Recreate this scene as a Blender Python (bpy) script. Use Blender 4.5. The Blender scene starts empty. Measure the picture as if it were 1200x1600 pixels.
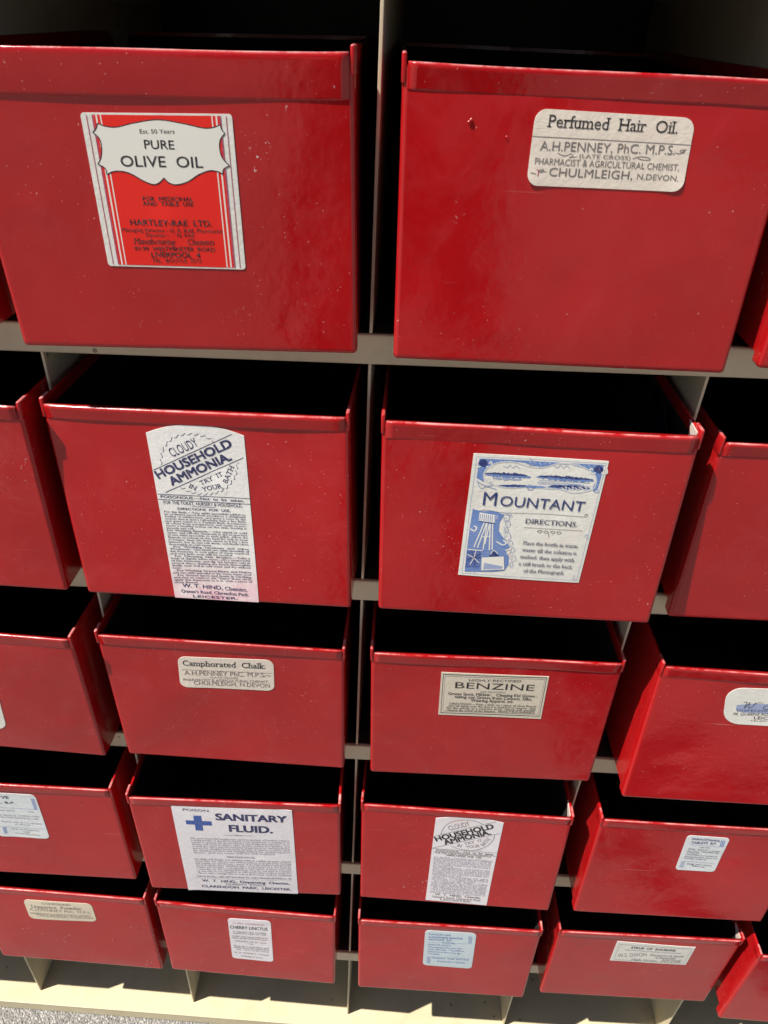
import bpy, bmesh, math, random
import numpy as np
from mathutils import Vector, Matrix, geometry
from math import radians as rad, sin, cos, pi

S = 0.2                      # one column of the cabinet is 0.2 m wide
ZOFF = 5.50                  # ground lies this many columns below the reference height
scene = bpy.context.scene
COL = scene.collection

# ------------------------------------------------------------------ camera, sky, sun, exposure
CAM = np.array([0.11185, -2.05225, -0.06056])
RIGHT = np.array([0.99771496, 0.05200599, 0.04313052])
FWD = np.array([-0.01862839, 0.82536594, -0.56429075])
UP = np.array([-0.06494497, 0.56219787, 0.82444873])
FPX = 1141.946               # focal length in pixels of a 1200 x 1600 picture
cd = bpy.data.cameras.new('camera'); cam = bpy.data.objects.new('camera', cd); COL.objects.link(cam)
cd.sensor_fit = 'VERTICAL'; cd.sensor_height = 24.0; cd.lens = FPX/1600*24.0
cd.clip_start = 0.02; cd.clip_end = 400
cam.matrix_world = Matrix(((RIGHT[0], UP[0], -FWD[0], CAM[0]*S), (RIGHT[1], UP[1], -FWD[1], CAM[1]*S),
                           (RIGHT[2], UP[2], -FWD[2], (CAM[2]+ZOFF)*S), (0, 0, 0, 1)))
cd.dof.use_dof = True; cd.dof.focus_distance = 0.52; cd.dof.aperture_fstop = 16.0
scene.camera = cam

SUN_EL, SUN_AZ = rad(58.5), rad(66.0)      # azimuth measured to the left of the cabinet's outward normal
w = bpy.data.worlds.new('World'); scene.world = w; w.use_nodes = True
nt = w.node_tree; bg = nt.nodes['Background']; sky = nt.nodes.new('ShaderNodeTexSky')
sky.sky_type = 'NISHITA'; sky.sun_disc = False; sky.sun_elevation = SUN_EL
sky.sun_rotation = math.atan2(-sin(SUN_AZ), -cos(SUN_AZ)) % (2*pi)
nt.links.new(sky.outputs[0], bg.inputs[0]); bg.inputs[1].default_value = 0.05
sl = bpy.data.lights.new('sun', 'SUN'); sl.energy = 5.0; sl.angle = rad(0.53); sl.color = (1.0, 0.95, 0.87)
so = bpy.data.objects.new('sun', sl); COL.objects.link(so)
so.rotation_euler = (-Vector((-sin(SUN_AZ)*cos(SUN_EL), -cos(SUN_AZ)*cos(SUN_EL), sin(SUN_EL)))).to_track_quat('-Z', 'Y').to_euler()
so.location = (-2, -2, 4)
scene.view_settings.view_transform = 'Standard'; scene.view_settings.look = 'None'
scene.view_settings.exposure = 0.58; scene.view_settings.gamma = 1.0
scene.view_settings.use_curve_mapping = False

# ------------------------------------------------------------------ helpers
def tag(o, label=None, cat=None, group=None, kind=None):
    if label: o['label'] = label
    if cat: o['category'] = cat
    if group: o['group'] = group
    if kind: o['kind'] = kind
    return o

def link_mesh(name, verts, faces, mats, parent=None, fmat=None, smooth=False):
    me = bpy.data.meshes.new(name); me.from_pydata([tuple(v) for v in verts], [], faces); me.validate(clean_customdata=False)
    for m in (mats if isinstance(mats, (list, tuple)) else [mats]): me.materials.append(m)
    if fmat is not None and len(fmat) == len(me.polygons): me.polygons.foreach_set('material_index', fmat)
    if smooth: me.polygons.foreach_set('use_smooth', [True]*len(me.polygons))
    me.update()
    o = bpy.data.objects.new(name, me); COL.objects.link(o)
    if parent: o.parent = parent
    return o

def link_bm(name, bm, mats, parent=None, smooth=False):
    bmesh.ops.recalc_face_normals(bm, faces=bm.faces[:])
    me = bpy.data.meshes.new(name); bm.to_mesh(me); bm.free()
    for m in (mats if isinstance(mats, (list, tuple)) else [mats]): me.materials.append(m)
    if smooth: me.polygons.foreach_set('use_smooth', [True]*len(me.polygons))
    o = bpy.data.objects.new(name, me); COL.objects.link(o)
    if parent: o.parent = parent
    return o

def bm_box(bm, x0, x1, y0, y1, z0, z1, nx=1, ny=1, nz=1, bevel=0.0):
    r = bmesh.ops.create_cube(bm, size=1.0)
    for v in r['verts']:
        v.co = Vector((x0+(v.co.x+.5)*(x1-x0), y0+(v.co.y+.5)*(y1-y0), z0+(v.co.z+.5)*(z1-z0)))
    if bevel:
        es = list({e for v in r['verts'] for e in v.link_edges})
        bmesh.ops.bevel(bm, geom=es, offset=bevel, segments=2, affect='EDGES', profile=0.5)

# ------------------------------------------------------------------ materials
class NT:
    def __init__(s, name):
        s.m = bpy.data.materials.new(name); s.m.use_nodes = True; s.t = s.m.node_tree
        s.b = s.t.nodes['Principled BSDF']
    def n(s, typ, **kw):
        nd = s.t.nodes.new(typ)
        for k, v in kw.items():
            if k.startswith('i_'):
                key = k[2:]; key = int(key) if key.isdigit() else key
                nd.inputs[key].default_value = v
            else: setattr(nd, k, v)
        return nd
    def l(s, a, b): s.t.links.new(a, b)
    def noise(s, vec, scale, detail=3, rough=.55, dist=0.0):
        nd = s.n('ShaderNodeTexNoise'); nd.inputs['Scale'].default_value = scale; nd.inputs['Detail'].default_value = detail
        nd.inputs['Roughness'].default_value = rough; nd.inputs['Distortion'].default_value = dist
        s.l(vec, nd.inputs['Vector']); return nd.outputs['Fac']
    def ramp(s, fac, stops):
        r = s.n('ShaderNodeValToRGB'); e = r.color_ramp.elements
        e[0].position, e[0].color = stops[0][0], tuple(stops[0][1])+(1,) if len(stops[0][1]) == 3 else stops[0][1]
        e[1].position, e[1].color = stops[-1][0], tuple(stops[-1][1])+(1,)
        for p, c in stops[1:-1]:
            q = e.new(p); q.color = tuple(c)+(1,)
        s.l(fac, r.inputs[0]); return r.outputs['Color']
    def g(s, fac, a, b):    # grey ramp a..b -> 0..1
        m = s.n('ShaderNodeMapRange'); m.inputs[1].default_value = a; m.inputs[2].default_value = b
        s.l(fac, m.inputs[0]); return m.outputs[0]
    def mix(s, fac, a, b, mode='MIX'):
        m = s.n('ShaderNodeMix', data_type='RGBA', blend_type=mode)
        for sock, v in ((m.inputs[0], fac), (m.inputs[6], a), (m.inputs[7], b)):
            if isinstance(v, (int, float)): sock.default_value = v
            elif isinstance(v, (tuple, list)): sock.default_value = tuple(v)+(1,)
            else: s.l(v, sock)
        return m.outputs[2]
    def math(s, op, a, b=0.0):
        m = s.n('ShaderNodeMath', operation=op)
        for i, v in enumerate((a, b)):
            if isinstance(v, (int, float)): m.inputs[i].default_value = v
            else: s.l(v, m.inputs[i])
        return m.outputs[0]
    def coords(s, shuffle=True):
        tc = s.n('ShaderNodeTexCoord')
        if not shuffle: return tc.outputs['Object']
        oi = s.n('ShaderNodeObjectInfo'); mm = s.math('MULTIPLY', oi.outputs['Random'], 37.0)
        cb = s.n('ShaderNodeCombineXYZ'); s.l(mm, cb.inputs[0]); s.l(mm, cb.inputs[1]); s.l(mm, cb.inputs[2])
        va = s.n('ShaderNodeVectorMath', operation='ADD'); s.l(tc.outputs['Object'], va.inputs[0]); s.l(cb.outputs[0], va.inputs[1])
        return va.outputs[0]
    def bump(s, h, strength, dist=0.001):
        b = s.n('ShaderNodeBump'); b.inputs['Strength'].default_value = strength; b.inputs['Distance'].default_value = dist
        s.l(h, b.inputs['Height']); s.l(b.outputs[0], s.b.inputs['Normal'])

def dots(t, vec, scale, radius, keep):
    v = t.n('ShaderNodeTexVoronoi'); v.inputs['Scale'].default_value = scale; t.l(vec, v.inputs['Vector'])
    near = t.math('LESS_THAN', v.outputs['Distance'], radius)
    sp = t.n('ShaderNodeSeparateColor'); t.l(v.outputs['Color'], sp.inputs[0])
    return t.math('MULTIPLY', near, t.math('LESS_THAN', sp.outputs[0], keep))

def red_paint(name, base=(0.40, 0.0048, 0.0065), wear=0.0):
    t = NT(name); c = t.coords()
    big = t.noise(c, 9, 3, .6); mid = t.noise(c, 45, 4, .6)
    col = t.mix(t.g(big, .35, .7), tuple(x*.90 for x in base), (base[0]*1.06, base[1]*1.5, base[2]*1.4))
    # chalky bloom in soft clouds, rubbed scuffs, dust specks, fine scratches, chips
    oi = t.n('ShaderNodeObjectInfo'); bloom = t.math('MULTIPLY', t.g(t.noise(c, 24, 6, .72, .9), .46, .80), t.math('ADD', t.math('MULTIPLY', oi.outputs['Random'], .20), .05))
    col = t.mix(bloom, col, (0.55, 0.10, 0.10))
    mp = t.n('ShaderNodeMapping'); t.l(c, mp.inputs[0]); mp.inputs['Rotation'].default_value = (0, .7, 0); mp.inputs['Scale'].default_value = (16, 40, 420)
    scr = t.math('MULTIPLY', t.g(t.noise(mp.outputs[0], 1.0, 2, .5), .70, .78), t.g(t.noise(c, 21, 2), .56, .68))
    mp2 = t.n('ShaderNodeMapping'); t.l(c, mp2.inputs[0]); mp2.inputs['Rotation'].default_value = (0, -1.0, 0); mp2.inputs['Scale'].default_value = (12, 40, 500)
    scr2 = t.math('MULTIPLY', t.g(t.noise(mp2.outputs[0], 1.0, 2, .5), .70, .78), t.g(t.noise(c, 17, 2), .56, .68))
    col = t.mix(t.math('MULTIPLY', t.math('ADD', scr, scr2), .42), col, (.66, .26, .25))
    patch = t.g(t.noise(c, 14, 2), .42, .62)
    wn = t.n('ShaderNodeTexNoise'); wn.inputs['Scale'].default_value = 700; wn.inputs['Detail'].default_value = 3; t.l(c, wn.inputs['Vector'])
    wv = t.n('ShaderNodeVectorMath', operation='SCALE'); wv.inputs['Scale'].default_value = .0022; t.l(wn.outputs['Color'], wv.inputs[0])
    wa = t.n('ShaderNodeVectorMath', operation='ADD'); t.l(c, wa.inputs[0]); t.l(wv.outputs[0], wa.inputs[1]); cw = wa.outputs[0]
    d1 = dots(t, cw, 620, .20, .06); d2 = dots(t, cw, 260, .09, .03); d3 = dots(t, cw, 110, .05, .012)
    dd = t.math('MULTIPLY', t.math('ADD', t.math('ADD', t.math('MULTIPLY', d1, patch), d2), d3), .38)
    col = t.mix(dd, col, (.80, .50, .47))
    chip = t.math('MULTIPLY', t.g(t.noise(cw, 330, 3, .7), .66, .70), t.g(t.noise(c, 13, 3, .6), .62, .68))
    col = t.mix(t.math('MULTIPLY', chip, .8), col, (.75, .62, .58))
    dark = dots(t, cw, 60, .04, .02); col = t.mix(dark, col, (.06, .01, .01))
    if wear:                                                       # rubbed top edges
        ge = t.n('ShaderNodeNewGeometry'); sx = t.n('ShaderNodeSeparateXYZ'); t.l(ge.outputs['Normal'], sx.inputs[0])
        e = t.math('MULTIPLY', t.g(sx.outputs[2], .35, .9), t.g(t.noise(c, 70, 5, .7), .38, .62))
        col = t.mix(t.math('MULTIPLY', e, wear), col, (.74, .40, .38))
    t.l(col, t.b.inputs['Base Color'])
    rg = t.math('ADD', t.math('MULTIPLY', t.g(mid, .3, .75), .07), .11)
    rg = t.math('ADD', rg, t.math('MULTIPLY', bloom, 1.4)); t.l(rg, t.b.inputs['Roughness'])
    t.b.inputs['IOR'].default_value = 1.48
    hgt = t.math('ADD', t.math('MULTIPLY', t.noise(c, 260, 3, .5), .5), t.math('MULTIPLY', t.noise(c, 42, 3, .55), 2.4))
    t.bump(hgt, .15, .0011)
    return t.m

def cream_paint(name, base, grime=(.30, .24, .15), amt=.35):
    t = NT(name); c = t.coords(False)
    f = t.math('MULTIPLY', t.g(t.noise(c, 22, 6, .7, .5), .50, .78), amt)
    col = t.mix(f, base, grime)
    col = t.mix(t.math('MULTIPLY', t.g(t.noise(c, 6, 3), .4, .7), .25), col, tuple(x*.82 for x in base))
    d = dots(t, c, 90, .14, .06); col = t.mix(t.math('MULTIPLY', d, .75), col, (.16, .11, .07))
    t.l(col, t.b.inputs['Base Color']); t.b.inputs['Roughness'].default_value = .42
    t.bump(t.noise(c, 180, 3), .15, .001)
    return t.m

def paper(name, base, tint=(.62, .55, .45), stain=None, amt=.45, zs=None):
    t = NT(name); c = t.coords()
    f = t.math('MULTIPLY', t.g(t.noise(c, 120, 6, .75), .35, .75), amt)
    col = t.mix(f, base, tint)
    fl = t.math('MULTIPLY', t.g(t.noise(c, 380, 4, .65), .35, .7), .34); col = t.mix(fl, col, tuple(x*.72 for x in base))
    if stain:
        raw = t.coords(False); sp = t.n('ShaderNodeSeparateXYZ'); t.l(raw, sp.inputs[0])
        g = t.g(sp.outputs[2], zs[0], zs[1])
        g = t.math('MULTIPLY', g, t.g(t.noise(c, 60, 5, .7), .20, .62)); col = t.mix(g, col, stain)
    else:
        st = t.math('MULTIPLY', t.g(t.noise(c, 40, 4, .7), .60, .78), .35); col = t.mix(st, col, (.72, .46, .38))
    t.l(col, t.b.inputs['Base Color']); t.b.inputs['Roughness'].default_value = .7
    t.b.inputs['Specular IOR Level'].default_value = .25
    cr = t.math('ABSOLUTE', t.math('SUBTRACT', t.noise(c, 75, 3, .6, 1.2), .5))
    t.bump(t.math('ADD', t.noise(c, 420, 4, .6), t.math('MULTIPLY', t.math('MINIMUM', cr, .05), 3.0)), .28, .0006)
    return t.m

def ink(name, base, fade=.0):
    t = NT(name); c = t.coords(False)
    f = t.math('ADD', t.math('MULTIPLY', t.g(t.noise(c, 900, 3, .7), .45, .75), .25), fade)
    t.l(t.mix(f, base, (.68, .62, .55)), t.b.inputs['Base Color']); t.b.inputs['Roughness'].default_value = .65
    t.b.inputs['Specular IOR Level'].default_value = .25
    return t.m

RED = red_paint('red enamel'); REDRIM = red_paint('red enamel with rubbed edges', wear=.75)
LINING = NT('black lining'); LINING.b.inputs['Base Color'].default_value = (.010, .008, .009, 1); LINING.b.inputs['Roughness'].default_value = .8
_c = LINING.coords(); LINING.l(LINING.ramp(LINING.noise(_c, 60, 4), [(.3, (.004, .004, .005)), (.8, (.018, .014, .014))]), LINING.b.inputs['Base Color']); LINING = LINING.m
SUNPATCH = cream_paint('painted sun patch', (.70, .56, .50))  # pale tone for the sunlit bit of a drawer's inner wall
CREAM = cream_paint('cream enamel', (.62, .535, .345))
BAYSHADE = cream_paint('painted shade inside the bays', (.035, .028, .022), (.02, .016, .012))  # deep shade of the bays put into the colour of plates and back
BEIGE = cream_paint('beige enamel', (.72, .605, .42), (.36, .28, .17), .45)
INK = {'black': ink('black ink', (.012, .012, .016)), 'navy': ink('navy ink', (.022, .026, .105)),
       'grey': ink('faded grey ink', (.10, .085, .085), .12), 'blue': ink('blue ink', (.03, .085, .33)),
       'midblue': ink('mid blue ink', (.12, .22, .50)), 'paleblue': ink('pale blue ink', (.30, .36, .55)),
       'red': ink('poster red ink', (.76, .022, .014), -.18), 'wine': ink('wine ink', (.42, .05, .11)), 'white': ink('bare paper', (.78, .75, .68)),
       'brown': ink('faded brown ink', (.16, .12, .11), .1), 'darkblue': ink('dark blue ink', (.012, .03, .16)),
       'lilac': ink('lilac grey ink', (.25, .23, .32), .22)}
INK_ORDER = list(INK)

# ------------------------------------------------------------------ the fitted cabinet and drawers (units: columns)
H, DW, DH, TS, ZB, TAP, KSH, KZ = 0.93132, 0.92821, 0.70245, 0.09357, 0.00856, -0.00907, -0.01032, 0.02575
FIT = {  # (row, column): pulled out, sideways, lift, lean, yaw, roll
(1, -1): [.16, .01, 0, 0, .01, 0], (1, 0): [.165, .012, 0, .005, .0, -.004],
(1, 1): [0.1727, 0.0098, -0.0218, -0.0141, 0.0268, -0.0273], (1, 2): [0.1300, 0.028, -0.0215, -0.0599, 0.0312, -0.0032],
(1, 3): [0.1284, 0.023, 0.0057, 0.0, 0.0011, 0.0038], (1, 4): [.15, .02, 0, -.02, 0, .004],
(2, -1): [.15, .01, 0, 0, 0, 0], (2, 0): [0.1761, 0.0277, -0.0023, -0.0112, 0.0001, -0.0022],
(2, 1): [0.1775, 0.011, 0.0026, -0.0704, -0.0195, -0.0291], (2, 2): [0.1809, 0.0229, 0.024, -0.0523, 0.0112, -0.0082],
(2, 3): [0.0850, 0.0385, -0.0035, 0.0048, 0.0092, -0.0167], (2, 4): [.17, .03, 0, 0, .01, .004],
(3, -1): [.18, .0, 0, .01, 0, 0], (3, 0): [0.1400, -0.0116, -0.0107, 0.0315, -0.0179, 0.0028],
(3, 1): [0.1222, -0.0071, -0.0175, 0.0078, 0.0009, -0.0037], (3, 2): [0.1268, 0.0235, 0.0007, -0.0012, 0.023, -0.0115],
(3, 3): [0.1787, 0.0568, 0.0149, -0.0801, 0.0282, 0.0202], (3, 4): [.14, .03, 0, -.02, 0, 0],
(4, -1): [.16, 0, 0, 0, 0, -.005], (4, 0): [0.1818, -0.0074, 0.0017, -0.018, 0.0107, -0.0154],
(4, 1): [0.1966, -0.0061, 0.0112, -0.0281, 0.0294, -0.0099], (4, 2): [0.1708, 0.0069, -0.0079, -0.058, 0.0, -0.0042],
(4, 3): [0.1633, 0.0389, 0.0067, -0.0558, 0.0261, 0.0152], (4, 4): [.15, .04, 0, 0, 0, .01],
(5, -1): [.17, 0, 0, 0, 0, 0], (5, 0): [0.1689, 0.0, 0.0019, -0.0345, -0.012, -0.0094],
(5, 1): [0.1721, -0.0318, -0.0029, -0.0232, -0.0115, 0.0024], (5, 2): [0.1826, 0.0195, 0.0087, -0.0234, 0.0087, -0.0056],
(5, 3): [0.1368, 0.0362, 0.0083, 0.0071, 0.0177, -0.007], (5, 4): [0.2043, 0.007, 0.0018, -0.0095, 0.0011, 0.0168]}
FLOOR = -5.395
CD = 1.55                    # depth of the cabinet

# ------------------------------------------------------------------ ground
def build_ground():
    t = NT('gravelly asphalt'); c = t.coords(False)
    v = t.n('ShaderNodeTexVoronoi'); v.inputs['Scale'].default_value = 430; t.l(c, v.inputs['Vector'])
    sp = t.n('ShaderNodeSeparateColor'); t.l(v.outputs['Color'], sp.inputs[0])
    stone = t.ramp(sp.outputs[0], [(0, (.25, .24, .225)), (.5, (.38, .365, .35)), (.8, (.50, .475, .44)), (1, (.68, .66, .61))])
    edge = t.math('MULTIPLY', t.g(v.outputs['Distance'], .34, .62), .65); col = t.mix(edge, stone, (.16, .155, .148))
    col = t.mix(t.math('MULTIPLY', t.g(t.noise(c, 5, 4), .4, .7), .3), col, (.22, .21, .20))
    t.l(col, t.b.inputs['Base Color']); t.b.inputs['Roughness'].default_value = .85
    t.bump(t.math('SUBTRACT', 1.0, v.outputs['Distance']), .8, .004)
    link = link_mesh('ground', [(-60, -60, 0), (60, -60, 0), (60, 60, 0), (-60, 60, 0)], [(0, 1, 2, 3)], t.m)
    tag(link, kind='structure')
build_ground()

# ------------------------------------------------------------------ cabinet
def W(x, y, z, shear=True):
    return Vector((x*S, y*S, (z + ZOFF + (KZ*x*max(0.0, min(1.0, (z-FLOOR)/1.0)) if shear else 0))*S))

def warp(bm, shear=True):
    for v in bm.verts: v.co = W(v.co.x, v.co.y, v.co.z, shear)

cab = bpy.data.objects.new('drawer_cabinet', None); COL.objects.link(cab)
tag(cab, 'cream and beige metal pigeonhole cabinet holding the red drawers', 'cabinet')
cab.location = (0, 0.75*CD*S, 0)
def cab_part(name, bm, m, smooth=False):
    o = link_bm(name, bm, m, cab, smooth); o.matrix_parent_inverse = Matrix.Translation(-cab.location); return o
for j in range(0, 6):
    bm = bmesh.new(); zt = -H*j + TS; zb = -H*j
    if j == 0: zt = TS*.9
    for i in range(12):                                            # plate and turned-down lip, in short lengths so it can follow the sag
        pass
    bm_box(bm, -3.02, 3.02, -0.006, 0.012, zb, zt, bevel=.006)
    bmesh.ops.bisect_plane(bm, geom=bm.verts[:]+bm.edges[:]+bm.faces[:], plane_co=(0, 0, 0), plane_no=(1, 0, 0))
    warp(bm)
    cab_part('shelf_lip', bm, BEIGE)
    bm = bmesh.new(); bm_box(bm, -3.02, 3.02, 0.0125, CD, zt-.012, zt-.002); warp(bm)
    cab_part('shelf_plate', bm, BAYSHADE)
for i, x in enumerate(range(-3, 4)):
    th = .009 if abs(x) < 3 else .02
    for j in range(1, 7):                                          # one upright sheet per bay
        zt = -H*(j-1) - .001; zb = (-H*j + TS + .001) if j < 6 else FLOOR
        bm = bmesh.new(); lean = .0
        bm_box(bm, x-th/2, x+th/2, 0.002 if abs(x) < 3 else -.002, CD-.01, zb, zt, bevel=.0015)
        warp(bm)
        cab_part('divider', bm, CREAM if j == 6 else BEIGE)
bm = bmesh.new(); bm_box(bm, -3.03, 3.03, CD+.001, CD+.02, FLOOR-.09, TS); warp(bm); cab_part('back_panel', bm, BAYSHADE)
bm = bmesh.new()
bm_box(bm, -3.03, 3.03, -.075, CD, FLOOR-.012, FLOOR, bevel=.004)
bm_box(bm, -3.03, 3.03, -.072, -.060, FLOOR-.098, FLOOR-.0125, bevel=.003)
warp(bm); cab_part('base_plate', bm, CREAM)

# ------------------------------------------------------------------ text -> flat meshes
_cache = {}
def glyphs(s, style):
    key = (s, style)
    if key in _cache: return _cache[key]
    bold = 0.0
    
    cu = bpy.data.curves.new('t', 'FONT'); cu.body = s; cu.size = 1.0; cu.resolution_u = 3; cu.fill_mode = 'FRONT'; cu.offset = 0.0
    if 'i' in style.split('-')[-1] and '-' in style: cu.shear = .28
    ob = bpy.data.objects.new('t', cu); COL.objects.link(ob)
    dg = bpy.context.evaluated_depsgraph_get(); me = bpy.data.meshes.new_from_object(ob.evaluated_get(dg))
    V = np.array([v.co[:2] for v in me.vertices]) if len(me.vertices) else np.zeros((0, 2))
    F = [tuple(p.vertices) for p in me.polygons]
    if 's' in style:                                               # slab serifs on the ends of the stems
        cnt = {}
        for f in F:
            for a, b in zip(f, f[1:]+f[:1]): cnt[(min(a, b), max(a, b))] = cnt.get((min(a, b), max(a, b)), 0)+1
        ex = []
        for (a, b), n in cnt.items():
            if n != 1: continue
            p, q = V[a], V[b]; ln = abs(p[0]-q[0])
            if abs(p[1]-q[1]) > 1e-4 or not (.035 < ln < .17): continue
            y = p[1]
            x0, x1 = min(p[0], q[0])-.09, max(p[0], q[0])+.09
            if abs(y+bold) < .012: ex.append((x0, x1, y, y+.055))
            elif any(abs(y-bold-r) < .014 for r in REFS): ex.append((x0, x1, y-.055, y))
        Vl = V.tolist()
        for x0, x1, y0, y1 in ex:
            n = len(Vl); Vl += [[x0, y0], [x1, y0], [x1, y1], [x0, y1]]; F.append((n, n+1, n+2, n+3))
        V = np.array(Vl)
    bpy.data.objects.remove(ob); bpy.data.curves.remove(cu); bpy.data.meshes.remove(me)
    _cache[key] = (V, F); return _cache[key]
REFS = ()
CAP = float(glyphs('H', 'r')[0][:, 1].max()); XH = float(glyphs('x', 'r')[0][:, 1].max()); ASC = float(glyphs('d', 'r')[0][:, 1].max())
REFS = (CAP, XH, ASC)

def homography(src, dst):
    A = []
    for (x, y), (u, v) in zip(src, dst):
        A.append([x, y, 1, 0, 0, 0, -u*x, -u*y, -u]); A.append([0, 0, 0, x, y, 1, -v*x, -v*y, -v])
    return np.linalg.svd(np.array(A))[2][-1].reshape(3, 3)

def spline(pts, n=8, closed=False):
    P = [np.array(p, float) for p in pts]; out = []; m = len(P)
    rng = range(m) if closed else range(m-1)
    for i in rng:
        g = (lambda k: P[k % m]) if closed else (lambda k: P[max(0, min(m-1, k))])
        p0, p1, p2, p3 = g(i-1), g(i), g(i+1), g(i+2)
        for t in np.linspace(0, 1, n, endpoint=False):
            out.append(.5*((2*p1)+(-p0+p2)*t+(2*p0-5*p1+4*p2-p3)*t*t+(-p0+3*p1-3*p2+p3)*t**3))
    if not closed: out.append(P[-1])
    return out

class Label:
    """Flat artwork of one paper label: measured on the photograph, drawn in the label's own plane (x right, y up, in columns)."""
    def __init__(s, quad_px, quad_local, outline='rect', radius=0.0):
        s.q = [np.array(q) for q in quad_local]; s.Wd = np.linalg.norm(s.q[1]-s.q[0]); s.Hd = np.linalg.norm(s.q[3]-s.q[0])
        s.Hm = homography(quad_px, [(0, 0), (s.Wd, 0), (s.Wd, -s.Hd), (0, -s.Hd)])
        s.o = (0, 0, 1.0); s.art = []; s.txt = []; s.layer = 0; s.inc = 1.0; s.lifts = []; s.outline = outline; s.radius = radius
    def crop(s, ox, oy, k): s.o = (ox, oy, k); return s
    def P(s, p):
        x = s.o[0]+p[0]/s.o[2]; y = s.o[1]+p[1]/s.o[2]; h = s.Hm @ np.array([x, y, 1.0]); return h[:2]/h[2]
    def px(s, n): return n/s.o[2]*s.unit()
    def unit(s):                                                   # columns per photograph pixel, near the label's middle
        c = (s.Wd/2, -s.Hd/2); hi = np.linalg.inv(s.Hm)
        f = lambda a: (lambda r: r[:2]/r[2])(hi @ np.array([a[0], a[1], 1.0]))
        return 1.0/np.linalg.norm(f((c[0]+.5, c[1]))-f((c[0]-.5, c[1])))
    def text(s, t, x0, y0, x1, y1, cap, style='r', ink='black'):
        V, F = glyphs(t, style)
        if not len(V): return
        a, b = s.P((x0, y0)), s.P((x1, y1)); d = b-a; L = np.linalg.norm(d); d /= L; n = np.array([-d[1], d[0]])
        top = s.P((x0, y0-cap)); ch = np.linalg.norm(top-a)
        mn, mx = V[:, 0].min(), V[:, 0].max(); sx = L/max(mx-mn, 1e-6); sy = ch/CAP
        bw = {'b': .020, 'bs': .012, 'h': .034, 'x': .080}.get(style.split('-')[0], 0.0)*sy*.5; base = a + np.outer((V[:, 0]-mn)*sx, d) + np.outer(V[:, 1]*sy, n)
        for i, (ax, ay) in enumerate(((0, 0),) if not bw else ((-1, -.6), (1, -.6), (1, .6), (-1, .6), (0, 0))):
            s.txt.append((base + d*ax*bw + n*ay*bw, F, ink, i*.6))
    def poly(s, pts, ink, px=True):
        P = [s.P(p) if px else np.array(p) for p in pts]
        tri = geometry.tessellate_polygon([[Vector((p[0], p[1], 0)) for p in P]])
        s.layer += s.inc; s.art.append((np.array(P), [tuple(t) for t in tri], ink, s.layer))
    def line(s, pts, wpx, ink, closed=False, px=True, wl=None):
        P = [s.P(p) if px else np.array(p) for p in pts]; hw = (wl if wl else s.px(wpx))/2; V = []; F = []; m = len(P)
        for i, p in enumerate(P):
            a = P[(i-1) % m] if closed or i > 0 else p; b = P[(i+1) % m] if closed or i < m-1 else p
            d = b-a; ln = np.linalg.norm(d); d = d/ln if ln > 1e-9 else np.array([1., 0]); n = np.array([-d[1], d[0]])*hw
            V += [p+n, p-n]
        for i in range(m if closed else m-1):
            j = (i+1) % m; F.append((2*i, 2*i+1, 2*j+1, 2*j))
        s.layer += s.inc; s.art.append((np.array(V), F, ink, s.layer))
    def curl(s, pts, wpx, ink, n=6): s.line(spline(pts, n), wpx, ink)
    def lift(s, p):                                                # corners of the paper that have come unstuck
        h = 0.0
        for u, v, r, k in s.lifts:
            dd = math.hypot(p[0]-u*s.Wd, p[1]+v*s.Hd)/r
            if dd < 1: h += k*(1-dd)**2
        return h
    def to_local(s, p):
        u, v = p[0]/s.Wd, -p[1]/s.Hd
        return (1-u)*(1-v)*s.q[0]+u*(1-v)*s.q[1]+u*v*s.q[2]+(1-u)*v*s.q[3]
    def boundary(s):
        Wd, Hd, r = s.Wd, s.Hd, s.radius
        if s.outline == 'arch':
            pts = [(Wd*(i/24), s.rise*(1-(2*i/24-1)**2)) for i in range(25)]
            return pts+[(Wd, -Hd), (0, -Hd)]
        if r <= 0: return [(0, 0), (Wd, 0), (Wd, -Hd), (0, -Hd)]
        out = []
        for cx, cy, a0 in ((Wd-r, -r, 90), (Wd-r, -Hd+r, 0), (r, -Hd+r, -90), (r, -r, -180)):
            for k in range(7):
                a = rad(a0-15*k); out.append((cx+r*cos(a), cy+r*sin(a)))
        return out

# ------------------------------------------------------------------ drawers
def dent_fn(seed):
    rnd = random.Random(seed)
    ws = [(rnd.uniform(4, 11)*(1 if rnd.random() < .5 else -1), rnd.uniform(3, 10), rnd.uniform(0, 6.3), rnd.uniform(.2, 1.0)) for _ in range(6)]
    bul = rnd.uniform(-.004, .004)
    dn = [(rnd.uniform(-.38, .38), rnd.uniform(.06, .6), rnd.uniform(.02, .06), rnd.uniform(-.0022, .0026)) for _ in range(5)]
    def f(x, z):
        ex = max(0.0, 1-(abs(x)/(DW/2))**4); ez = max(0.0, 1-abs(2*z/DH-1)**4); win = ex*ez
        a = sum(k*sin(p*x+q*z+ph) for p, q, ph, k in ws)*.0010
        a += sum(h*math.exp(-((x-cx)**2+(z-cz)**2)/(r*r)) for cx, cz, r, h in dn)
        return (a+bul*win)*min(1.0, win*1.6)
    return f

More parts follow.
